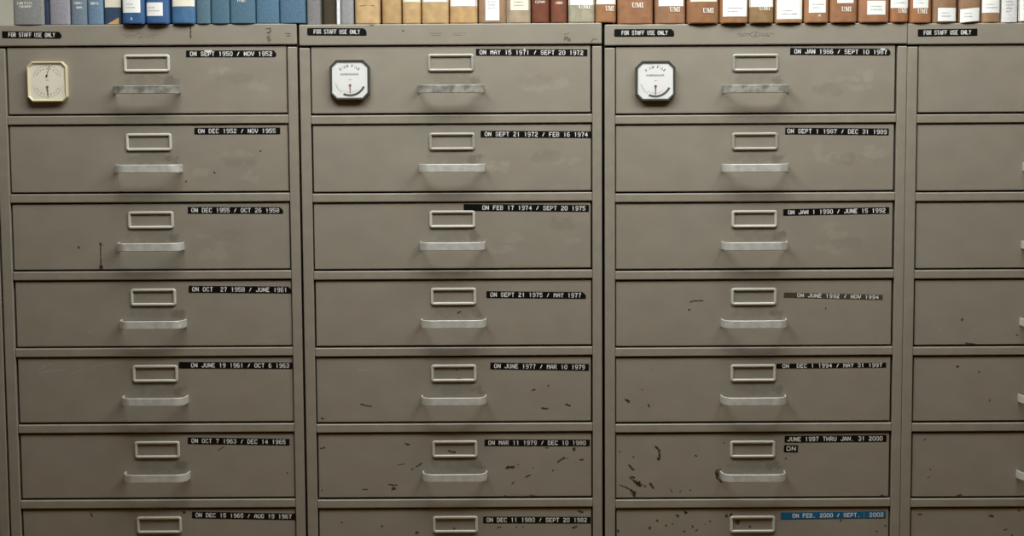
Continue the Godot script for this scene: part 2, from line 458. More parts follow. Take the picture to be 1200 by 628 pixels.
# the enamel of one drawer front (row 1..7) or top rail (row 0) with the marks the photograph shows on it
func painted(cab: int, row: int) -> StandardMaterial3D:
	var w := 1028 if row > 0 else 1100
	var h := 252 if row > 0 else 76
	var rng := RandomNumberGenerator.new()
	rng.seed = cab * 100 + row
	var img := Image.create(w, h, false, Image.FORMAT_RGB8)
	img.blit_rect(paint_base, Rect2i(rng.randi_range(0, 1600 - w), rng.randi_range(0, 800 - h), w, h), Vector2i.ZERO)
	var nz := FastNoiseLite.new()
	nz.seed = cab * 17 + row
	nz.frequency = 0.18
	if row > 0 and cab > 0 and cab < 4:
		var dark_patch := PAINT * 0.66  # darker tone for the patches between card holder and pull
		dark_patch.a = 1.0
		draw_patch(img, Vector2(301 + rng.randf_range(-4, 3), 64), Vector2(16, 13), dark_patch, 0.34, nz)
		draw_patch(img, Vector2(262, 62), Vector2(62, 15), dark_patch, 0.2, nz)
		var pale := PAINT * 1.14
		pale.a = 1.0
		if row < 4:
			for k in 3:
				draw_patch(img, Vector2(rng.randf_range(330, 480), rng.randf_range(45, 100)), Vector2(rng.randf_range(18, 50), rng.randf_range(8, 18)), pale, 0.4, nz)
			draw_patch(img, Vector2(rng.randf_range(380, 470), rng.randf_range(40, 95)), Vector2(40, 16), PAINT * 0.87, 0.4, nz)
	for s in STAINS:
		if s[0] != cab or s[1] != row:
			continue
		var pts := []
		for i in range(4, s.size(), 2):
			pts.append(Vector2(s[i], s[i + 1]))
		var col: Color = [Color(0.15, 0.115, 0.08), PAINT * 1.35, Color(0.52, 0.38, 0.22), Color(0.33, 0.30, 0.26)][s[2]]
		draw_mark(img, pts, maxf(s[3] * (1.3 if s[2] == 0 else 1.0), 0.9), col, [0.85, 0.5, 0.3, 0.7][s[2]], nz)
	if row == 0 and cab > 0 and cab < 4:
		emblem(img, cab, nz)
	var m := plain(Color.WHITE, 0.45)
	m.albedo_texture = ImageTexture.create_from_image(img)
	return m

# the maker's worn printed mark on the rail: two short words over bars, an oval between them
func emblem(img: Image, cab: int, nz: FastNoiseLite) -> void:
	var ink := Color(0.25, 0.235, 0.20)
	var s: float = [0.0, 0.45, 0.5, 0.75][cab]
	var cx: float = [0.0, 266.0, 268.5, 273.0][cab]
	var y: float = [0.0, 20.5, 18.8, 19.8][cab]
	for side in [-1.0, 1.0]:
		var a: float = cx + side * 11.5
		var b: float = cx + side * (31.0 if side < 0 else 33.0)
		for k in 9:
			var x := lerpf(a, b, k / 8.0)
			draw_mark(img, [Vector2(x, y - 2.4), Vector2(x + 0.9, y - 0.4)], 0.7, ink, s, nz)
			if k % 2 == 0:
				draw_mark(img, [Vector2(x, y - 0.5), Vector2(x + 1.6, y - 1.4)], 0.6, ink, s, nz)
		draw_mark(img, [Vector2(cx + side * 12.0, y + 2.2), Vector2(cx + side * 27.5, y + 2.2)], 1.0, ink, s, nz)
	if cab != 2:
		var ring := []
		for k in 17:
			ring.append(Vector2(cx + 9.0 * cos(TAU * k / 16.0), y + 4.6 * sin(TAU * k / 16.0)))
		draw_mark(img, ring, 0.8, ink, s, nz)
		draw_mark(img, [Vector2(cx - 5, y - 3), Vector2(cx + 1, y + 2), Vector2(cx + 3, y - 3)], 0.8, ink, s, nz)
		draw_mark(img, [Vector2(cx - 3, y + 3), Vector2(cx + 5, y + 1)], 0.8, ink, s, nz)

# ------------------------------------------------------------------ the room
func build_room() -> void:
	var x0 := -5.2
	var x1 := 6.3
	var z0 := -0.72
	var z1 := 6.0
	var carpet := plain(Color.WHITE, 0.95)
	carpet.albedo_texture = noise_tex(0.03, [Color(0.55, 0.41, 0.17), Color(0.61, 0.46, 0.21)], 512, false, 5, 3)
	carpet.uv1_triplanar = true
	carpet.uv1_world_triplanar = true
	carpet.uv1_scale = Vector3(1.5, 1.5, 1.5)
	var wallm := plain(Color.WHITE, 0.85)
	wallm.albedo_texture = noise_tex(0.05, [Color(0.48, 0.41, 0.29), Color(0.51, 0.44, 0.32)], 512, false, 4, 9)
	wallm.uv1_triplanar = true
	wallm.uv1_world_triplanar = true
	var tile := plain(Color.WHITE, 0.9)
	tile.albedo_texture = noise_tex(0.08, [Color(0.78, 0.77, 0.74), Color(0.84, 0.83, 0.80)], 512, false, 4, 4)
	tile.uv1_triplanar = true
	tile.uv1_world_triplanar = true
	var xc := (x0 + x1) / 2
	var zc := (z0 + z1) / 2
	var w := x1 - x0
	var d := z1 - z0
	structure("floor", rbox(Vector3(xc, -0.05, zc), Vector3(w + 0.2, 0.1, d + 0.2), 0.002), carpet)
	structure("ceiling", rbox(Vector3(xc, CEIL + 0.05, zc), Vector3(w + 0.2, 0.1, d + 0.2), 0.002), tile)
	structure("wall_back", rbox(Vector3(xc, CEIL / 2, z0 - 0.05), Vector3(w + 0.2, CEIL, 0.1), 0.002), plain(Color(0.97, 0.945, 0.88), 0.85))
	structure("wall_front", rbox(Vector3(xc, CEIL / 2, z1 + 0.05), Vector3(w + 0.2, CEIL, 0.1), 0.002), wallm)
	structure("wall_left", rbox(Vector3(x0 - 0.05, CEIL / 2, zc), Vector3(0.1, CEIL, d), 0.002), wallm)
	structure("wall_right", rbox(Vector3(x1 + 0.05, CEIL / 2, zc), Vector3(0.1, CEIL, d), 0.002), wallm)

# ------------------------------------------------------------------ cabinets
# cabinet, row, left end (x, y), right end (x, y), height in millimetres from the drawer opening's corner, cut of the end, words, start and end of the words along the tape
const TAPES := [
	[1, 1, 328.6, 15.7, 493.1, 16.5, 12.1, 2, "ON SEPT 1950 / NOV 1952", 0.047, 0.948],
	[1, 2, 340.5, 13.2, 497.3, 13.7, 12.0, 0, "ON DEC 1952 / NOV 1955", 0.047, 0.943],
	[1, 3, 325.0, 15.1, 499.9, 16.4, 12.1, 1, "ON DEC 1955 / OCT 26 1958", 0.041, 0.955],
	[1, 4, 322.4, 18.1, 511.5, 20.7, 12.5, 1, "ON OCT  27 1958 / JUNE 1961", 0.037, 0.956],
	[1, 5, 300.8, 17.1, 511.5, 19.3, 11.9, 0, "ON JUNE 19 1961 / OCT 6 1963", 0.109, 0.966],
	[1, 6, 313.8, 16.0, 502.9, 19.9, 12.1, 0, "ON OCT 7 1963 / DEC 14 1965", 0.039, 0.957],
	[1, 7, 318.3, 13.9, 512.5, 18.6, 12.0, 0, "ON DEC 15 1965 / AUG 19 1967", 0.038, 0.954],
	[2, 1, 302.7, 14.0, 505.4, 16.2, 12.2, 0, "ON MAY 15 1971 / SEPT 20 1972", 0.036, 0.960],
	[2, 2, 309.4, 19.5, 512.5, 21.9, 12.0, 0, "ON SEPT 21 1972 / FEB 16 1974", 0.039, 0.960],
	[2, 3, 277.8, 11.2, 507.5, 14.3, 12.4, 0, "ON FEB 17 1974 / SEPT 20 1975", 0.151, 0.970],
	[2, 4, 317.6, 29.5, 500.9, 32.3, 12.2, 1, "ON SEPT 21 1975 / MAY 1977", 0.042, 0.949],
	[2, 5, 324.6, 19.4, 506.9, 23.4, 12.4, 0, "ON JUNE 1977 / MAR 10 1979", 0.041, 0.957],
	[2, 6, 312.2, 21.2, 507.7, 22.7, 12.0, 0, "ON MAR 11 1979 / DEC 10 1980", 0.038, 0.959],
	[2, 7, 308.6, 24.4, 509.5, 26.0, 12.1, 0, "ON DEC 11 1980 / SEPT 20 1982", 0.035, 0.962],
	[3, 1, 319.7, 12.5, 502.4, 15.0, 12.3, 2, "ON JAN 1986 / SEPT 10 1987", 0.044, 0.961],
	[3, 2, 312.1, 14.2, 501.2, 17.1, 12.0, 0, "ON SEPT 1 1987 / DEC 31 1989", 0.023, 0.978],
	[3, 3, 309.8, 21.0, 504.1, 18.4, 11.8, 0, "ON JAN 1 1990 / JUNE 15 1992", 0.047, 0.961],
	[3, 4, 312.3, 30.0, 494.3, 35.6, 9.0, 0, "ON JUNE 1992 / NOV 1994", 0.139, 0.957],
	[3, 5, 299.4, 20.2, 502.7, 19.4, 8.9, 0, "ON  DEC 1 1994 / MAY 31 1997", 0.059, 0.961],
	[3, 6, 316.1, 14.4, 505.3, 13.9, 12.3, 0, "JUNE 1997 THRU JAN. 31 2000", 0.030, 0.958],
	[3, 6, 314.8, 32.1, 341.0, 32.4, 12.9, 0, "ON", 0.212, 0.818],
	[3, 7, 309.4, 17.4, 464.2, 16.3, 12.7, 0, "ON FEB. 2000 / SEPT.", 0.145, 0.953],
	[3, 7, 465.4, 16.3, 505.3, 16.0, 13.2, 0, "2002", 0.247, 0.879],
]
const STAFF := [[], [15.5, 16.9, 123.6, 18.6, 12.2, 2, 0.11, 0.883], [15.3, 12.8, 123.2, 13.9, 13.2, 3, 0.114, 0.88], [17.5, 15.3, 126.4, 15.6, 13.5, 3, 0.127, 0.884], [18.1, 17.2, 125.9, 16.6, 12.8, 0, 0.103, 0.89]]

func handle_mesh() -> ArrayMesh:
	var half := []
	half.append(Vector2(-0.0592, 0.0))
	half.append(Vector2(-0.0586, 0.008))
	for i in 10:
		var a := PI / 2 * i / 9.0
		half.append(Vector2(-0.0395 - 0.0188 * cos(a), 0.011 + 0.0215 * sin(a)))
	var flat_path := half.duplicate()
	for i in range(half.size() - 1, -1, -1):
		flat_path.append(Vector2(-half[i].x, half[i].y))
	var path := []
	var sides := []
	var ups := []
	for i in flat_path.size():
		var t: Vector2 = (flat_path[mini(i + 1, flat_path.size() - 1)] - flat_path[maxi(i - 1, 0)]).normalized()
		path.append(Vector3(flat_path[i].x, 0, flat_path[i].y))
		sides.append(Vector3(-t.y, 0, t.x))
		ups.append(Vector3(0, 1, 0))
	var prof := []
	var r := 0.0011
	var hx := 0.0014 - r
	var hy := 0.0074 - r
	for q in 4:
		for i in 4:
			var a := PI / 2 * (q + i / 3.0)
			var n := Vector2(cos(a), sin(a))
			prof.append([Vector2(hx if q == 0 or q == 3 else -hx, hy if q < 2 else -hy) + n * r, n])
	prof.append(prof[0])
	var st := begin()
	sweep(st, path, sides, ups, prof, false)
	return st.commit()

func holder_mesh() -> ArrayMesh:
	var path := []
	var sides := []
	var ups := []
	var hx := 0.0394
	var hy := 0.0134
	var r := 0.0026
	for q in 4:
		for i in 5:
			var a := PI / 2 * (q + i / 4.0)
			var n := Vector3(cos(a), sin(a), 0)
			path.append(Vector3((hx - r) * (1 if q == 0 or q == 3 else -1), (hy - r) * (1 if q < 2 else -1), 0) + n * r)
			sides.append(n)
			ups.append(Vector3(0, 0, 1))
	var prof := []
	for p in [[-0.0026, 0.0, 180.0], [-0.0026, 0.0012, 180.0], [-0.0022, 0.0025, 140.0], [-0.0012, 0.0031, 105.0], [0.0, 0.0033, 90.0], [0.0012, 0.0031, 75.0], [0.0022, 0.0025, 40.0], [0.0026, 0.0012, 0.0], [0.0026, 0.0, 0.0]]:
		prof.append([Vector2(p[0], p[1]), Vector2(cos(deg_to_rad(p[2])), sin(deg_to_rad(p[2])))])
	var st := begin()
	sweep(st, path, sides, ups, prof, true)
	return st.commit()

# an embossed strip: black plastic with raised white letters
func tape_mesh(length: float, h: float, cut: int, words: String, k0: float, k1: float, body: Material, blemish := 0) -> ArrayMesh:
	var st := begin()
	var y := h / 2
	var pts := [Vector2(0, -y), Vector2(length, -y), Vector2(length, y), Vector2(0, y)]
	if cut == 1:
		pts = [Vector2(0, -y), Vector2(length, -y), Vector2(length, 0.1 * y), Vector2(length - 0.0065, y), Vector2(0, y)]
	elif cut == 2:
		pts = [Vector2(0, -y), Vector2(length - 0.003, -y), Vector2(length, -0.5 * y), Vector2(length - 0.0008, 0.2 * y), Vector2(length - 0.005, y), Vector2(0, y)]
	elif cut == 3:
		pts = [Vector2(0.0015, -y), Vector2(length - 0.0015, -y), Vector2(length, -y + 0.002), Vector2(length - 0.001, y - 0.004), Vector2(length - 0.0055, y), Vector2(0.0012, y), Vector2(0, y - 0.002), Vector2(0, -y + 0.0015)]
	add_plate(st, pts, 0.0, 0.0005)
	var mesh := st.commit()
	mesh.surface_set_material(0, body)
	var sl := begin()
	var ch := 0.0035 if h > 0.010 else 0.0031
	add_embossed(sl, words, length * k0, length * k1, ch, 0.0005, 0.0004)
	if blemish == 1:
		add_plate(sl, [Vector2(0.034, 0.003), Vector2(0.041, 0.0015), Vector2(0.046, 0.0035), Vector2(0.047, y), Vector2(0.033, y)], 0.0005, 0.0004)
	elif blemish == 2:
		add_plate(sl, [Vector2(length - 0.019, 0.004), Vector2(length - 0.012, 0.0035), Vector2(length - 0.010, y), Vector2(length - 0.018, y)], 0.0005, 0.0004)
	elif blemish == 3:
		add_plate(sl, [Vector2(0.0875, 0.002), Vector2(0.0895, 0.003), Vector2(0.090, y), Vector2(0.087, y)], 0.0005, 0.0004)
	sl.commit(mesh)
	mesh.surface_set_material(1, M.tape_ink)
	return mesh

func stick_tape(parent: Node3D, x0: float, y0: float, x1: float, y1: float, h: float, cut: int, words: String, k0: float, k1: float, body: Material, z: float, blemish := 0) -> MeshInstance3D:
	var a := Vector2(x0, -y0) / 1000.0
	var b := Vector2(x1, -y1) / 1000.0
	var o := obj("label_tape", tape_mesh(a.distance_to(b), h / 1000.0, cut, words, k0, k1, body, blemish), null, parent)
	o.position = Vector3(a.x, a.y, z)
	o.rotation.z = (b - a).angle()
	return o

func build_cabinets() -> void:
	var labels := [
		"grey steel film cabinet at the row's end, beside the cabinet with the cream gauge",
		"grey steel film cabinet with a cream gauge and tapes dated 1950 to 1967",
		"grey steel film cabinet with a white gauge and tapes dated 1971 to 1982",
		"grey steel film cabinet with tapes dated 1986 to 2002, one of them blue",
		"grey steel film cabinet with plain drawers, beside the one holding the blue tape"]
	var hm := handle_mesh()
	var cm := holder_mesh()
	var dw := OPEN_X1 - OPEN_X0 - 0.0050
	var dh := OPEN_H - 0.0054
	var front := rbox(Vector3.ZERO, Vector3(dw, dh, 0.018), 0.0016, 3)
	var post_w := [OPEN_X0, CAB_W - OPEN_X1]
	for c in 5:
		var yt: float = TOP + CAB_DY[c]
		var t := thing("film_cabinet", labels[c], "cabinet", Vector3(CAB_X[c], 0, 0), "film cabinets in a row")
		var below := yt - RAIL       # top of the first opening
		var base_y := below - ROWS * PITCH + (PITCH - OPEN_H)
		for s in 2:
			obj("side_panel", rbox(Vector3(0.0006 if s == 0 else CAB_W - 0.0006, (yt - 0.001) / 2, -CAB_D / 2 - 0.006), Vector3(0.0012, yt - 0.001, CAB_D - 0.012), 0.0004, 1), M.paint, t)
			var px: float = post_w[0] / 2 if s == 0 else CAB_W - post_w[1] / 2
			obj("front_post", rbox(Vector3(px, (below - 0.004 + 0.0) / 2 + 0.0, -0.011), Vector3(post_w[s], below - 0.004, 0.022), 0.0018, 3), M.paint, t)
		obj("top_panel", rbox(Vector3(CAB_W / 2, yt - 0.006, -CAB_D / 2 - 0.01), Vector3(CAB_W - 0.0008, 0.012, CAB_D - 0.02), 0.001, 1), M.paint, t)
		obj("back_panel", rbox(Vector3(CAB_W / 2, yt / 2, -CAB_D + 0.004), Vector3(CAB_W - 0.004, yt - 0.014, 0.006), 0.001, 1), M.paint, t)
		var rail := obj("top_rail", rbox(Vector3.ZERO, Vector3(CAB_W, RAIL, 0.024), 0.0022, 3), painted(c, 0), t)
		rail.position = Vector3(CAB_W / 2, yt - RAIL / 2, -0.0118)
		var plinth_h := base_y - (PITCH - OPEN_H)
		obj("plinth", rbox(Vector3(CAB_W / 2, plinth_h / 2, -0.018), Vector3(OPEN_X1 - OPEN_X0, plinth_h, 0.02), 0.002), M.paint, t)
		if c > 0:
			var sf: Array = STAFF[c]
			var tp := stick_tape(t, sf[0], sf[1], sf[2], sf[3], sf[4], sf[5], "FOR STAFF USE ONLY", sf[6], sf[7], M.tape_black, 0.0002)
			tp.position.y += yt
		for r in range(1, ROWS + 1):
			var y0: float = below - (r - 1) * PITCH
			obj("divider_rail", rbox(Vector3((OPEN_X0 + OPEN_X1) / 2, y0 - OPEN_H - (PITCH - OPEN_H) / 2, -0.0106), Vector3(OPEN_X1 - OPEN_X0, PITCH - OPEN_H, 0.02), 0.0022, 3), M.paint, t)
			var rng := RandomNumberGenerator.new()
			rng.seed = c * 50 + r
			var dx := rng.randf_range(-0.0005, 0.0005)
			if c == 1 and r > 3:
				dx = 0.0009
			if c == 3 and r < 7:
				dx = -0.0009
			var dy := rng.randf_range(-0.0003, 0.0004)
			var dm: Material = painted(c, r) if c > 0 and r < 8 else M.paint
			var d := obj("drawer", front, dm, t)
			var corner := Vector3(OPEN_X0, y0, -RECESS)     # corner of the opening, face of the drawer front
			d.position = corner + Vector3((OPEN_X1 - OPEN_X0) / 2 + dx, -OPEN_H / 2 + 0.0006 + dy, -0.009)
			var to_corner := Vector3(-(OPEN_X1 - OPEN_X0) / 2, OPEN_H / 2, 0.009)
			var hd := obj("handle", hm, M.handle_dimmed if r == 1 else M.handle, d)
			hd.position = to_corner + Vector3(0.2567, -0.0809, 0)
			var ch := obj("card_holder", cm, M.holder_grey if c > 1 and r < 3 else M.holder_pale, d)
			ch.position = to_corner + Vector3(0.2567, -0.0328, 0)
			if c == 1 and r == 1:
				ch.position.y += 0.0004
			for tp in TAPES:
				if tp[0] != c or tp[1] != r:
					continue
				var body: Material = M.tape_black
				if c == 3 and r == 4:
					body = M.tape_olive
				elif c == 3 and r == 7:
					body = M.tape_blue
				var blem := 0
				if r == 1:
					blem = [0, 1, 3, 2, 0][c]
				var o := stick_tape(d, tp[2], tp[3], tp[4], tp[5], tp[6], tp[7], tp[8], tp[9], tp[10], body, 0.0, blem)
				o.position += to_corner
				if body == M.tape_blue:
					o.set_meta("label", "blue embossed label tape")
				elif body == M.tape_olive:
					o.set_meta("label", "faded olive embossed label tape")

# ------------------------------------------------------------------ gauges on the first drawers
func octagon(half: float, ch: float) -> Array:
	var a := half
	var b := half - ch
	return [Vector2(a, b), Vector2(b, a), Vector2(-b, a), Vector2(-a, b), Vector2(-a, -b), Vector2(-b, -a), Vector2(b, -a), Vector2(a, -b)]

func build_gauges() -> void:
	var cream := plain(Color(0.84, 0.79, 0.65), 0.4)
	var grey := plain(Color(0.27, 0.265, 0.235), 0.45)
	var dial_cream := plain(Color(0.95, 0.92, 0.83), 0.6)
	var dial_white := plain(Color(0.92, 0.915, 0.89), 0.6)
	var ink := plain(Color(0.20, 0.195, 0.18), 0.7)
	var faint := plain(Color(0.47, 0.45, 0.40), 0.7)
	var red := plain(Color(0.52, 0.27, 0.14), 0.5)
	var crimson := plain(Color(0.52, 0.11, 0.13), 0.5)
	var band := plain(Color(0.30, 0.295, 0.27), 0.6)
	var glass := plain(Color(1, 1, 1, 0.04), 0.02)
	glass.transparency = BaseMaterial3D.TRANSPARENCY_ALPHA
	var spots := [[1, 76.7, 64.4, "cream square dial gauge with a black and a red needle on a steel drawer"], [2, 72.7, 62.1, "dark-rimmed white humidity gauge with an orange-brown needle"], [3, 73.2, 64.2, "dark-rimmed white humidity gauge with a crimson needle"]]
	for s in spots:
		var c: int = s[0]
		var t := thing("dial_gauge", s[3], "gauge", Vector3(CAB_X[c] + OPEN_X0 + s[1] / 1000.0, TOP + CAB_DY[c] - RAIL - s[2] / 1000.0, -RECESS), "gauges on the first drawers")
		var first := c == 1
		var half := 0.0363
		var ch := 0.0118 if not first else 0.0088
		var rim := 0.0042 if not first else 0.0046
		# case: wall, rounded lip, inner slope down to the dial
		var st := begin()
		var levels := [[0.0, 0.0], [0.0, 0.0085], [0.0009, 0.0098], [rim - 0.0012, 0.0098], [rim, 0.0088], [rim, 0.0075]]
		if first:
			levels = [[0.0, 0.0], [0.0, 0.0085], [0.0011, 0.0105], [0.0022, 0.0106], [rim, 0.0086], [rim, 0.0075]]
		for i in levels.size() - 1:
			var a := octagon(half - levels[i][0], ch - levels[i][0] * 0.586)
			var b := octagon(half - levels[i + 1][0], ch - levels[i + 1][0] * 0.586)
			for k in 8:
				var k2 := (k + 1) % 8
				var p0 := Vector3(a[k].x, a[k].y, levels[i][1])
				var p1 := Vector3(a[k2].x, a[k2].y, levels[i][1])
				var p2 := Vector3(b[k2].x, b[k2].y, levels[i + 1][1])
				var p3 := Vector3(b[k].x, b[k].y, levels[i + 1][1])
				var n := (p1 - p0).cross(p3 - p0).normalized()
				var outward := Vector3(p0.x + p1.x, p0.y + p1.y, 0).normalized()
				var want: Vector3 = outward * (levels[i + 1][1] - levels[i][1]) + Vector3(0, 0, levels[i + 1][0] - levels[i][0])
				if n.dot(want) < 0:
					n = -n
				flat(st, p0, p1, p2, p3, n)
		obj("case", st.commit(), cream if first else grey, t)
		var sd := begin()
		add_plate(sd, octagon(half - rim + 0.0004, ch - rim * 0.586), 0.001, 0.0065)
		obj("dial", sd.commit(), dial_cream if first else dial_white, t)
		var z := 0.00752
		var sp := begin()
		var sn := begin()
		var u := 1.0 / 10.46 / 645.0      # metres for a step of the drawing
		if first:
			# two scales, a half ring over each needle, figures inside them
			for side in [-1.0, 1.0]:
				var cc := Vector2(0, side * 0.0095)
				for k in 27:
					var a: float = side * (PI / 2) + (k - 13) * PI / 26.0
					var dv := Vector2(cos(a), sin(a))
					add_bar(sp, cc + Vector2(dv.x * 0.0232, dv.y * 0.0178), cc + Vector2(dv.x * 0.0250, dv.y * 0.0195), 0.0007, z)
				for k in 9:
					var a: float = side * (PI / 2) + (k - 4) * PI / 9.4
					var dv := Vector2(cos(a), sin(a))
					var pc := cc + Vector2(dv.x * 0.0192, dv.y * 0.0138)
					add_bar(sp, pc - Vector2(0.0012, 0), pc + Vector2(0.0012, 0), 0.0014, z)
			add_bar(sp, Vector2(-0.003, 0.003), Vector2(0.003, 0.003), 0.0004, z)
			add_bar(sp, Vector2(-0.002, 0.0015), Vector2(0.002, 0.0015), 0.0004, z)
			obj("printing", sp.commit(), faint, t)
			var cc1 := Vector2(-0.0008, 0.0105)
			add_bar(sn, cc1 - Vector2(0.001, 0.003), cc1 + Vector2(0.0062, 0.0185), 0.0009, z + 0.0003, 0.0004)
			add_plate(sn, ngon(cc1, 0.0019), z + 0.0003, 0.0006)
			obj("black_needle", sn.commit(), ink, t)
			var sr := begin()
			var cc2 := Vector2(-0.0003, -0.0095)
			add_plate(sr, [cc2 + Vector2(-0.0012, 0), cc2 + Vector2(0.0012, 0), cc2 + Vector2(0.0018, -0.0175), cc2 + Vector2(0.0008, -0.0180)], z + 0.0003, 0.0004)
			add_plate(sr, ngon(cc2, 0.0022), z + 0.0003, 0.0006)
			obj("red_needle", sr.commit(), red, t)
		else:
			var letters := "FILM FILE"
			for i in letters.length():
				if letters[i] == " ":
					continue
				var a := deg_to_rad((4.0 - i) * 10.2)
				var xf := Transform3D(Basis(Vector3(0, 0, 1), a), Vector3.ZERO)
				var lw := 0.0016 if letters[i] != "I" else 0.0004
				if letters[i] == "M":
					lw = 0.0020
				add_text(sp, letters[i], font_sans, -lw, lw, 170 * u - 0.0024, 170 * u + 0.0024, z, 0.0001, xf)
			add_text(sp, "HUMIDIGUIDE", font_sans, -112 * u, 108 * u, 55 * u, 78 * u, z, 0.0001)
			add_bar(sp, Vector2(-16 * u, 2 * u), Vector2(20 * u, 2 * u), 0.0007, z)
			# scale: broad dark band round the lower edge, light ticks before it
			for k in 22:
				var a0 := deg_to_rad(lerpf(-115.0, -26.0, k / 22.0))
				var a1 := deg_to_rad(lerpf(-115.0, -26.0, (k + 1.06) / 22.0))
				add_bar(sp, Vector2(cos(a0), sin(a0)) * 190 * u, Vector2(cos(a1), sin(a1)) * 190 * u, 28 * u, z)
			obj("printing", sp.commit(), band, t)
			var sf := begin()
			for k in 12:
				var a := deg_to_rad(lerpf(-165.0, -122.0, k / 11.0))
				add_bar(sf, Vector2(cos(a), sin(a)) * 170 * u, Vector2(cos(a), sin(a)) * 190 * u, 0.0005, z)
			for k in 16:
				var a0 := deg_to_rad(lerpf(-128.0, -52.0, k / 16.0))
				var a1 := deg_to_rad(lerpf(-128.0, -52.0, (k + 1.0) / 16.0))
				add_bar(sf, Vector2(cos(a0), sin(a0)) * 152 * u, Vector2(cos(a1), sin(a1)) * 152 * u, 0.0004, z)
			obj("fine_scale", sf.commit(), faint, t)
			var hub := Vector2(2 * u, -67 * u)
			add_plate(sn, [hub + Vector2(-0.0009, 0), hub + Vector2(0.0009, 0), hub + Vector2(0.0006, -0.0150), hub + Vector2(-0.0006, -0.0150)], z + 0.0003, 0.0004)
			add_plate(sn, ngon(hub, 0.0023), z + 0.0003, 0.0006)
			obj("needle", sn.commit(), red if c == 2 else crimson, t)
		var sg := begin()
		add_plate(sg, octagon(half - rim + 0.0002, ch - rim * 0.586), 0.0090, 0.0004)
		obj("glass", sg.commit(), glass, t)

func ngon(c: Vector2, r: float, n := 14) -> Array:
	var o := []
	for i in n:
		o.append(c + Vector2(cos(TAU * i / n), sin(TAU * i / n)) * r)
	return o

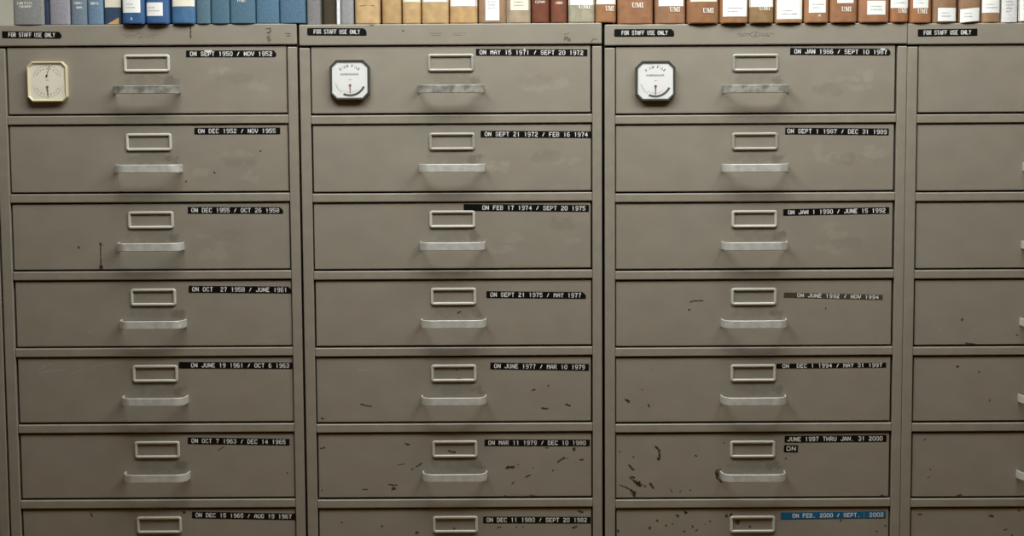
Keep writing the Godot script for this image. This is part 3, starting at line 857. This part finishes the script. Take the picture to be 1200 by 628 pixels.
# ------------------------------------------------------------------ bound volumes along the cabinet tops
# x0, x1 (mm from the second taped cabinet's edge), cloth colour, build (0 sewn cloth, 1 paper wrapped), overhang mm, height mm, label [x0, x1, foot, head, paper, print], capitals [x, foot, size], lettering lines [x, y, w], text
const BOOKS := [
	[-517.4, -461.9, Color(0.559, 0.553, 0.544), 0, 3, 262, [], [], [[-6, 39, 26], [-4, 33, 22]], "light grey volume with two lines of white lettering, at the row's end"],
	[-461.5, -453.2, Color(0.200, 0.246, 0.356), 0, -4, 255, [], [], [], "thin navy volume beside the light grey volume at the row's end"],
	[-452.4, -415.3, Color(0.598, 0.584, 0.613), 0, 0, 258, [], [], [], "plain lavender-grey volume without any lettering"],
	[-414.1, -383.8, Color(0.452, 0.514, 0.562), 0, -2, 250, [], [], [[0, 39, 16], [2, 31, 12]], "slate-blue volume with two lines of white lettering beside the lavender-grey volume"],
	[-383.1, -355.1, Color(0.430, 0.525, 0.619), 0, 0, 250, [], [], [[0, 38, 14]], "slate-blue volume with one line of white lettering, beside the torn navy volume"],
	[-354.3, -322.6, Color(0.200, 0.289, 0.382), 0, -3, 256, [0.0, 0.98, 31, 70, 1, 0], [], [], "navy volume with a torn tan paper corner below its cream label"],
	[-318.7, -276.4, Color(0.22, 0.365, 0.54), 1, 12, 262, [0.06, 0.82, 20, 66, 0, 2], [], [[-2, 9, 3]], "blue volume with a white label and a small pale mark under it"],
	[-275.8, -232.7, Color(0.23, 0.37, 0.55), 1, 12, 262, [0.0, 0.75, 14, 38, 0, 2], [], [], "blue volume with a squarish white label set low on its spine"],
	[-230.0, -186.0, Color(0.285, 0.44, 0.59), 1, 9, 262, [0.0, 0.97, 31, 70, 1, 0], [], [], "mid-blue volume with a wide cream label, beside the narrowest teal volume"],
	[-185.2, -159.2, Color(0.330, 0.439, 0.491), 0, 4, 258, [], [], [], "narrowest teal-blue volume, beside the mid-blue volume with the wide label"],
	[-158.4, -124.6, Color(0.299, 0.421, 0.491), 0, 4, 258, [], [], [], "teal-blue volume between the narrowest teal one and the lettered one"],
	[-123.8, -78.1, Color(0.309, 0.429, 0.500), 0, 4, 258, [], [], [[0, 41, 16]], "teal-blue volume with a line of white lettering"],
	[-77.3, -34.8, Color(0.319, 0.448, 0.533), 0, 0, 258, [], [], [], "plain teal-blue volume next to the lettered teal one"],
	[-34.0, 12.4, Color(0.309, 0.429, 0.517), 0, 2, 258, [], [], [], "teal-blue volume standing across the joint of two cabinets, beside dark grey"],
	[13.9, 38.6, Color(0.499, 0.484, 0.474), 0, -6, 240, [], [], [], "dark grey volume beside the last teal-blue volume"],
	[39.4, 66.6, Color(0.275, 0.232, 0.151), 0, -28, 236, [], [], [], "dark olive-brown volume set back beside the thin white booklet"],
	[68.4, 75.3, Color(0.918, 0.918, 0.912), 0, -6, 228, [], [], [], "thin white booklet beside the dark olive-brown volume"],
	[76.4, 99.5, Color(0.584, 0.579, 0.573), 0, -2, 250, [], [], [], "plain mid-grey volume beside the creased tan volume"],
	[101.8, 148.0, Color(0.780, 0.649, 0.464), 1, 0, 262, [], [], [[0, 34, -28]], "tan volume with a horizontal crease, next to the mid-grey volume"],
	[151.0, 186.4, Color(0.734, 0.598, 0.407), 1, 0, 262, [], [], [], "tan volume without any label or crease"],
	[188.0, 221.8, Color(0.771, 0.635, 0.445), 1, 0, 262, [0.04, 0.98, 39, 80, 1, 0], [], [], "narrow tan volume with a cream label high on its spine"],
	[223.3, 272.5, Color(0.771, 0.635, 0.441), 1, 0, 262, [0.02, 0.98, 39, 80, 0, 0], [], [], "wide tan volume with a white label high on its spine"],
	[274.0, 324.7, Color(0.762, 0.616, 0.417), 1, 0, 262, [0.03, 0.98, 31, 80, 0, 0], [], [], "tan volume with a deep white label, next to the light brown volume"],
	[326.2, 376.9, Color(0.625, 0.491, 0.365), 1, 0, 258, [0.25, 0.75, 5, 80, 0, 4], [], [], "light brown volume with a tall narrow white label of printed lines"],
	[378.4, 421.4, Color(0.697, 0.616, 0.511), 1, 0, 258, [0.14, 0.90, 23, 80, 1, 2], [], [], "putty-coloured volume with a cream label"],
	[423.0, 455.2, Color(0.459, 0.255, 0.170), 1, 1, 252, [], [], [[0, 38, 18]], "dark red-brown volume with white lettering, next to the putty-coloured volume"],
	[456.8, 486.8, Color(0.482, 0.278, 0.189), 1, 1, 252, [], [], [[1, 36, 12]], "red-brown volume with white lettering, next to the khaki volume"],
	[489.1, 537.5, Color(0.660, 0.630, 0.530), 1, 0, 260, [0.02, 0.98, 32, 80, 0, 0], [5, 25, 22], [], "khaki volume with a white label and white capitals under it"],
	[538.3, 576.0, Color(0.643, 0.455, 0.293), 1, 2, 260, [0.05, 0.98, 33, 80, 0, 0], [7, 21, 16], [], "narrow orange-brown volume with white capitals, beside the khaki volume"],
	[578.3, 643.0, Color(0.606, 0.427, 0.293), 1, 2, 264, [], [4, 30, 21], [], "widest brown volume, with white capitals and no paper label in view"],
	[646.1, 702.4, Color(0.606, 0.441, 0.317), 1, 2, 262, [0.12, 0.92, 32, 80, 0, 0], [8, 22, 19], [], "brown volume with a white label over white capitals, beside the widest brown volume"],
	[704.0, 762.0, Color(0.579, 0.408, 0.266), 1, 8, 262, [0.10, 0.92, 39, 80, 1, 0], [9, 19, 20], [], "brown volume with white capitals set low under a cream label"],
	[763.2, 814.7, Color(0.625, 0.436, 0.293), 1, 10, 262, [0.10, 0.95, 12, 80, 0, 2], [], [], "brown volume with a tall white label, beside the volume with low-set capitals"],
	[815.9, 861.3, Color(0.579, 0.459, 0.303), 1, 9, 260, [0.02, 0.96, 29, 80, 0, 0], [5, 23, 20], [], "olive-brown volume with white capitals touching the edge of its label"],
	[862.8, 914.2, Color(0.660, 0.501, 0.347), 1, 8, 262, [0.07, 0.96, 7, 80, 0, 2], [], [], "light brown volume almost hidden by a broad white label, beside the olive-brown one"],
	[915.8, 961.1, Color(0.643, 0.464, 0.322), 1, 8, 260, [0.18, 0.86, 18, 80, 0, 2], [], [[5, 13, 4]], "brown volume with a white label above a small white mark"],
	[962.6, 1012.7, Color(0.614, 0.427, 0.293), 1, 8, 262, [0.25, 0.84, 35, 80, 0, 0], [4, 20, 18], [], "reddish-brown volume with a label high above its white capitals"],
	[1014.3, 1070.8, Color(0.633, 0.445, 0.309), 1, 7, 264, [0.27, 0.86, 14, 39, 0, 2], [], [], "wide brown volume with a small square white label on its spine"],
	[1072.4, 1106.3, Color(0.633, 0.427, 0.274), 1, 6, 258, [0.03, 0.95, 26, 80, 0, 2], [4, 17, 16], [], "narrow brown volume with capitals under its label, beside the square-labelled volume"],
	[1107.4, 1148.1, Color(0.633, 0.430, 0.279), 1, 5, 260, [0.15, 0.82, 27, 80, 0, 2], [2, 17, 18], [], "brown volume with capitals under a narrower label, above the staff-only tape"],
	[1149.7, 1194.1, Color(0.596, 0.459, 0.341), 1, 4, 262, [0.20, 0.95, 3, 27, 0, 2], [], [], "brown volume with a straight white label set close to its foot"],
	[1197.3, 1237.0, Color(0.596, 0.459, 0.341), 1, 4, 262, [0.06, 0.94, 2, 26, 2, 2], [], [], "brown volume with a crooked white label set close to its foot"],
	[1238.6, 1273.7, Color(0.643, 0.497, 0.360), 1, 2, 258, [0.04, 0.94, 18, 80, 0, 2], [], [], "brown volume between the crooked-labelled volume and a white volume"],
	[1275.3, 1304.1, Color(0.907, 0.898, 0.883), 0, 2, 252, [], [], [], "narrow white volume with printed dark lines down its spine"],
	[1305.7, 1347.4, Color(0.633, 0.491, 0.360), 1, 2, 258, [0.02, 0.97, 3, 80, 0, 4], [], [], "brown volume with a tall white label, next to the narrow white volume"],
]

func spine_z(x: float, w: float, bulge: float, r: float) -> float:
	# depth of the spine's face behind its foremost line
	var hw := w * 0.5
	var z := -bulge * pow(absf(x) / hw, 2.0)
	var e := absf(x) - (hw - r)
	if e > 0.0:
		z -= r - sqrt(maxf(0.0, r * r - e * e))
	return z

func cover_outline(w: float, bulge: float, r: float, d: float, inset: float) -> Array:
	var pts := []
	var hw := w * 0.5 - inset
	pts.append(Vector2(-hw, -d))
	for i in 17:
		var a := -1.0 + 2.0 * i / 16.0
		var x: float = signf(a) * (1.0 - pow(1.0 - absf(a), 1.7)) * hw
		pts.append(Vector2(x, spine_z(x, hw * 2.0, bulge, minf(r, hw)) - inset))
	pts.append(Vector2(hw, -d))
	return pts

func build_books() -> void:
	var weave := noise_tex(0.25, [], 256, true, 2, 8)
	var crinkle := noise_tex(0.02, [], 512, true, 3, 12)
	var rubbed := noise_tex(0.015, [Color(0.905, 0.905, 0.91), Color(1, 1, 1)], 512, false, 5, 14)
	var linen := noise_tex(0.06, [Color(0.92, 0.92, 0.92), Color(1, 1, 1)], 512, false, 4, 15)
	var no := 0
	for b in BOOKS:
		no += 1
		var w: float = (b[1] - b[0]) / 1000.0
		var xc: float = (b[0] + b[1]) / 2000.0
		# which cabinet carries it; a volume across a joint stands on the higher one
		var y0 := -1.0
		for c in range(1, 5):
			if b[1] / 1000.0 > CAB_X[c] and b[0] / 1000.0 < CAB_X[c] + CAB_W:
				y0 = maxf(y0, TOP + CAB_DY[c])
		var h: float = b[5] / 1000.0
		var wrapped: bool = b[3] == 1
		var t := thing("bound_volume", b[9], "book", Vector3(xc, y0 + 0.0001, b[4] / 1000.0), "bound volumes along the cabinet tops")
		var d := 0.205
		var bulge := 0.0042 if wrapped else 0.0022
		var r := 0.006 if wrapped else 0.0032
		r = minf(r, w * 0.3)
		if w < 0.012:
			bulge = 0.0006
		# cover: an outline in plan drawn up in rings, its foot turned in
		var tone := Color(b[2])
		var cloth := plain(Color.WHITE, 0.62 if not wrapped else 0.5)
		cloth.albedo_color = tone
		cloth.albedo_texture = rubbed if wrapped else linen
		cloth.normal_enabled = true
		cloth.normal_texture = crinkle if wrapped else weave
		cloth.normal_scale = 0.5 if wrapped else 0.3
		cloth.uv1_triplanar = true
		cloth.uv1_world_triplanar = true
		cloth.uv1_scale = Vector3(5, 5, 5)
		var st := begin()
		var rings := [[0.0, 0.0018], [0.0005, 0.0008], [0.0016, 0.0], [h - 0.001, 0.0], [h, 0.0008]]
		if wrapped:
			rings = [[0.0, 0.0030], [0.0009, 0.0013], [0.0030, 0.0], [h - 0.002, 0.0], [h, 0.0015]]
		var outs := []
		for q in rings:
			outs.append(cover_outline(w, bulge, r, d, q[1]))
		var inner := cover_outline(w - 0.005, bulge * 0.6, 0.001, d, 0.0)
		for i in rings.size() - 1:
			for k in outs[i].size() - 1:
				var p := []
				var nn := []
				for e in [[i, k], [i, k + 1], [i + 1, k + 1], [i + 1, k]]:
					var o: Array = outs[e[0]]
					var v: Vector2 = o[e[1]]
					p.append(Vector3(v.x, rings[e[0]][0], v.y))
					var tv: Vector2 = (o[mini(e[1] + 1, o.size() - 1)] - o[maxi(e[1] - 1, 0)]).normalized()
					var up := 0.0
					if e[0] == 0:
						up = -0.9
					elif e[0] == 1:
						up = -0.5
					elif e[0] == rings.size() - 1:
						up = 0.7
					nn.append(Vector3(-tv.y, up, tv.x).normalized())
				quad(st, p, nn, [Vector2.ZERO, Vector2.ZERO, Vector2.ZERO, Vector2.ZERO])
		# thickness of the boards and spine, seen at head and foot, and the inside
		for e in [[0, -1.0], [rings.size() - 1, 1.0]]:
			var y: float = rings[e[0]][0]
			for k in outs[0].size() - 1:
				var a: Vector2 = outs[e[0]][k]
				var a2: Vector2 = outs[e[0]][k + 1]
				var i1: Vector2 = inner[k] + Vector2(0, -0.0028)
				var i2: Vector2 = inner[k + 1] + Vector2(0, -0.0028)
				flat(st, Vector3(a.x, y, a.y), Vector3(a2.x, y, a2.y), Vector3(i2.x, y, i2.y), Vector3(i1.x, y, i1.y), Vector3(0, e[1], 0))
		for k in inner.size() - 1:
			var i1: Vector2 = inner[k] + Vector2(0, -0.0028)
			var i2: Vector2 = inner[k + 1] + Vector2(0, -0.0028)
			var tv := (i2 - i1).normalized()
			flat(st, Vector3(i1.x, 0, i1.y), Vector3(i2.x, 0, i2.y), Vector3(i2.x, h, i2.y), Vector3(i1.x, h, i1.y), Vector3(tv.y, 0, -tv.x))
		obj("cover", st.commit(), cloth, t)
		obj("page_block", rbox(Vector3(0, h / 2, -d / 2 - 0.004), Vector3(w - 0.0056, h - 0.006, d - 0.014), 0.0008, 1), M.pages, t)
		var lb: Array = b[6]
		if not lb.is_empty():
			var x0: float = lerpf(-w / 2, w / 2, lb[0])
			var x1: float = lerpf(-w / 2, w / 2, lb[1])
			var ya: float = lb[2] / 1000.0
			var yb: float = lb[3] / 1000.0
			var sl := begin()
			var skew := 0.0016 if lb[4] == 2 else 0.0
			for i in 12:
				var a := lerpf(x0, x1, i / 12.0)
				var a2 := lerpf(x0, x1, (i + 1) / 12.0)
				var za := spine_z(a, w, bulge, r) + 0.0004
				var zb := spine_z(a2, w, bulge, r) + 0.0004
				var n := Vector3(-(zb - za), 0, a2 - a).normalized()
				var sa := skew * (i / 12.0 - 0.5) * 2.0
				var sb := skew * ((i + 1) / 12.0 - 0.5) * 2.0
				flat(sl, Vector3(a, ya + sa, za), Vector3(a2, ya + sb, zb), Vector3(a2, yb + sb, zb), Vector3(a, yb + sa, za), n)
				flat(sl, Vector3(a, ya + sa, za), Vector3(a2, ya + sb, zb), Vector3(a2, ya + sb, zb - 0.0004), Vector3(a, ya + sa, za - 0.0004), Vector3(0, -1, 0))
			var mesh := sl.commit()
			mesh.surface_set_material(0, M.paper_cream if lb[4] == 1 else M.paper)
			if lb[5] > 0:
				print_lines(mesh, no, lerpf(x0, x1, 0.2), lerpf(x0, x1, 0.85), ya + (0.009 if lb[5] == 2 else 0.022), int(lb[5]), w, bulge, r, minf(yb, 0.045))
			obj("spine_label", mesh, null, t)
		if no == 44:
			var sw := begin()
			add_bar(sw, Vector2(-0.0002, 0.0), Vector2(0.0002, 0.0), 0.0001, -0.01)
			var mesh := sw.commit()
			mesh.surface_set_material(0, M.print)
			print_lines(mesh, no, -0.007, 0.006, 0.020, 4, w, bulge, r, 0.05)
			obj("lettering", mesh, null, t)
		if no == 6:
			var sc := begin()
			add_plate(sc, [Vector2(-0.0095, 0.001), Vector2(0.0115, 0.001), Vector2(0.0115, 0.0125)], -0.0004, 0.0008)
			obj("torn_corner", sc.commit(), plain(Color(0.82, 0.64, 0.42), 0.8), t)
		var um: Array = b[7]
		if not um.is_empty():
			var su := begin()
			var xm: float = um[0] / 1000.0
			var s: float = um[2] / 1000.0
			var sl2 := (spine_z(xm + 0.003, w, bulge, r) - spine_z(xm - 0.003, w, bulge, r)) / 0.006
			var xf := Transform3D(Basis(Vector3(0, 1, 0), -atan(sl2)), Vector3(xm, um[1] / 1000.0, spine_z(xm, w, bulge, r) + 0.0001))
			add_text(su, "UMI", font_serif, -s / 2, s / 2, 0.0, 0.0085, 0.0004, 0.0002, xf)
			obj("lettering", su.commit(), M.foil, t)
		if not b[8].is_empty():
			var sq := begin()
			for ln in b[8]:
				letter_line(sq, no, ln[0] / 1000.0, ln[1] / 1000.0, ln[2] / 1000.0, w, bulge, r)
			obj("crease" if no == 19 else "lettering", sq.commit(), plain(Color(0.70, 0.56, 0.38), 0.8) if no == 19 else M.foil, t)

# worn, unreadable print: rows of short strokes the size of letters
func letter_line(st: SurfaceTool, seed_: int, xc: float, y: float, length: float, w: float, bulge: float, r: float) -> void:
	if length < 0:
		add_bar(st, Vector2(xc + length / 2, y), Vector2(xc - length / 2, y), 0.0007, spine_z(xc, w, bulge, r) - 0.0002, 0.0003)
		return
	var rng := RandomNumberGenerator.new()
	rng.seed = seed_ * 7 + int(y * 1e4)
	var x := xc - length / 2
	while x < xc + length / 2:
		var z := spine_z(x, w, bulge, r) + 0.0002
		var hh := rng.randf_range(0.0016, 0.0024)
		add_bar(st, Vector2(x, y - hh), Vector2(x, y + hh), 0.0009, z)
		if rng.randf() < 0.75:
			var yy: float = y + hh * ([-1.0, 0.0, 1.0][rng.randi() % 3]) * 0.9
			add_bar(st, Vector2(x, yy), Vector2(x + 0.0016, yy), 0.0008, z)
		if rng.randf() < 0.5:
			add_bar(st, Vector2(x + 0.0017, y - hh), Vector2(x + 0.0017, y + hh), 0.0008, z)
		x += 0.0032

func print_lines(mesh: ArrayMesh, seed_: int, xa: float, xb: float, y: float, n: int, w: float, bulge: float, r: float, top: float) -> void:
	var st := begin()
	var rng := RandomNumberGenerator.new()
	rng.seed = seed_ * 13
	for k in n:
		var yy := y + k * 0.0058
		if yy > top:
			break
		var x := xa
		var xe := lerpf(xa, xb, rng.randf_range(0.55, 1.0))
		while x < xe:
			var z := spine_z(x, w, bulge, r) + 0.00045
			var hh := rng.randf_range(0.0007, 0.0011)
			add_bar(st, Vector2(x, yy - hh), Vector2(x, yy + hh), 0.0006, z)
			if rng.randf() < 0.7:
				add_bar(st, Vector2(x, yy), Vector2(x + 0.0013, yy), 0.0005, z)
			x += rng.randf_range(0.0017, 0.0024)
	st.commit(mesh)
	mesh.surface_set_material(mesh.get_surface_count() - 1, M.print)
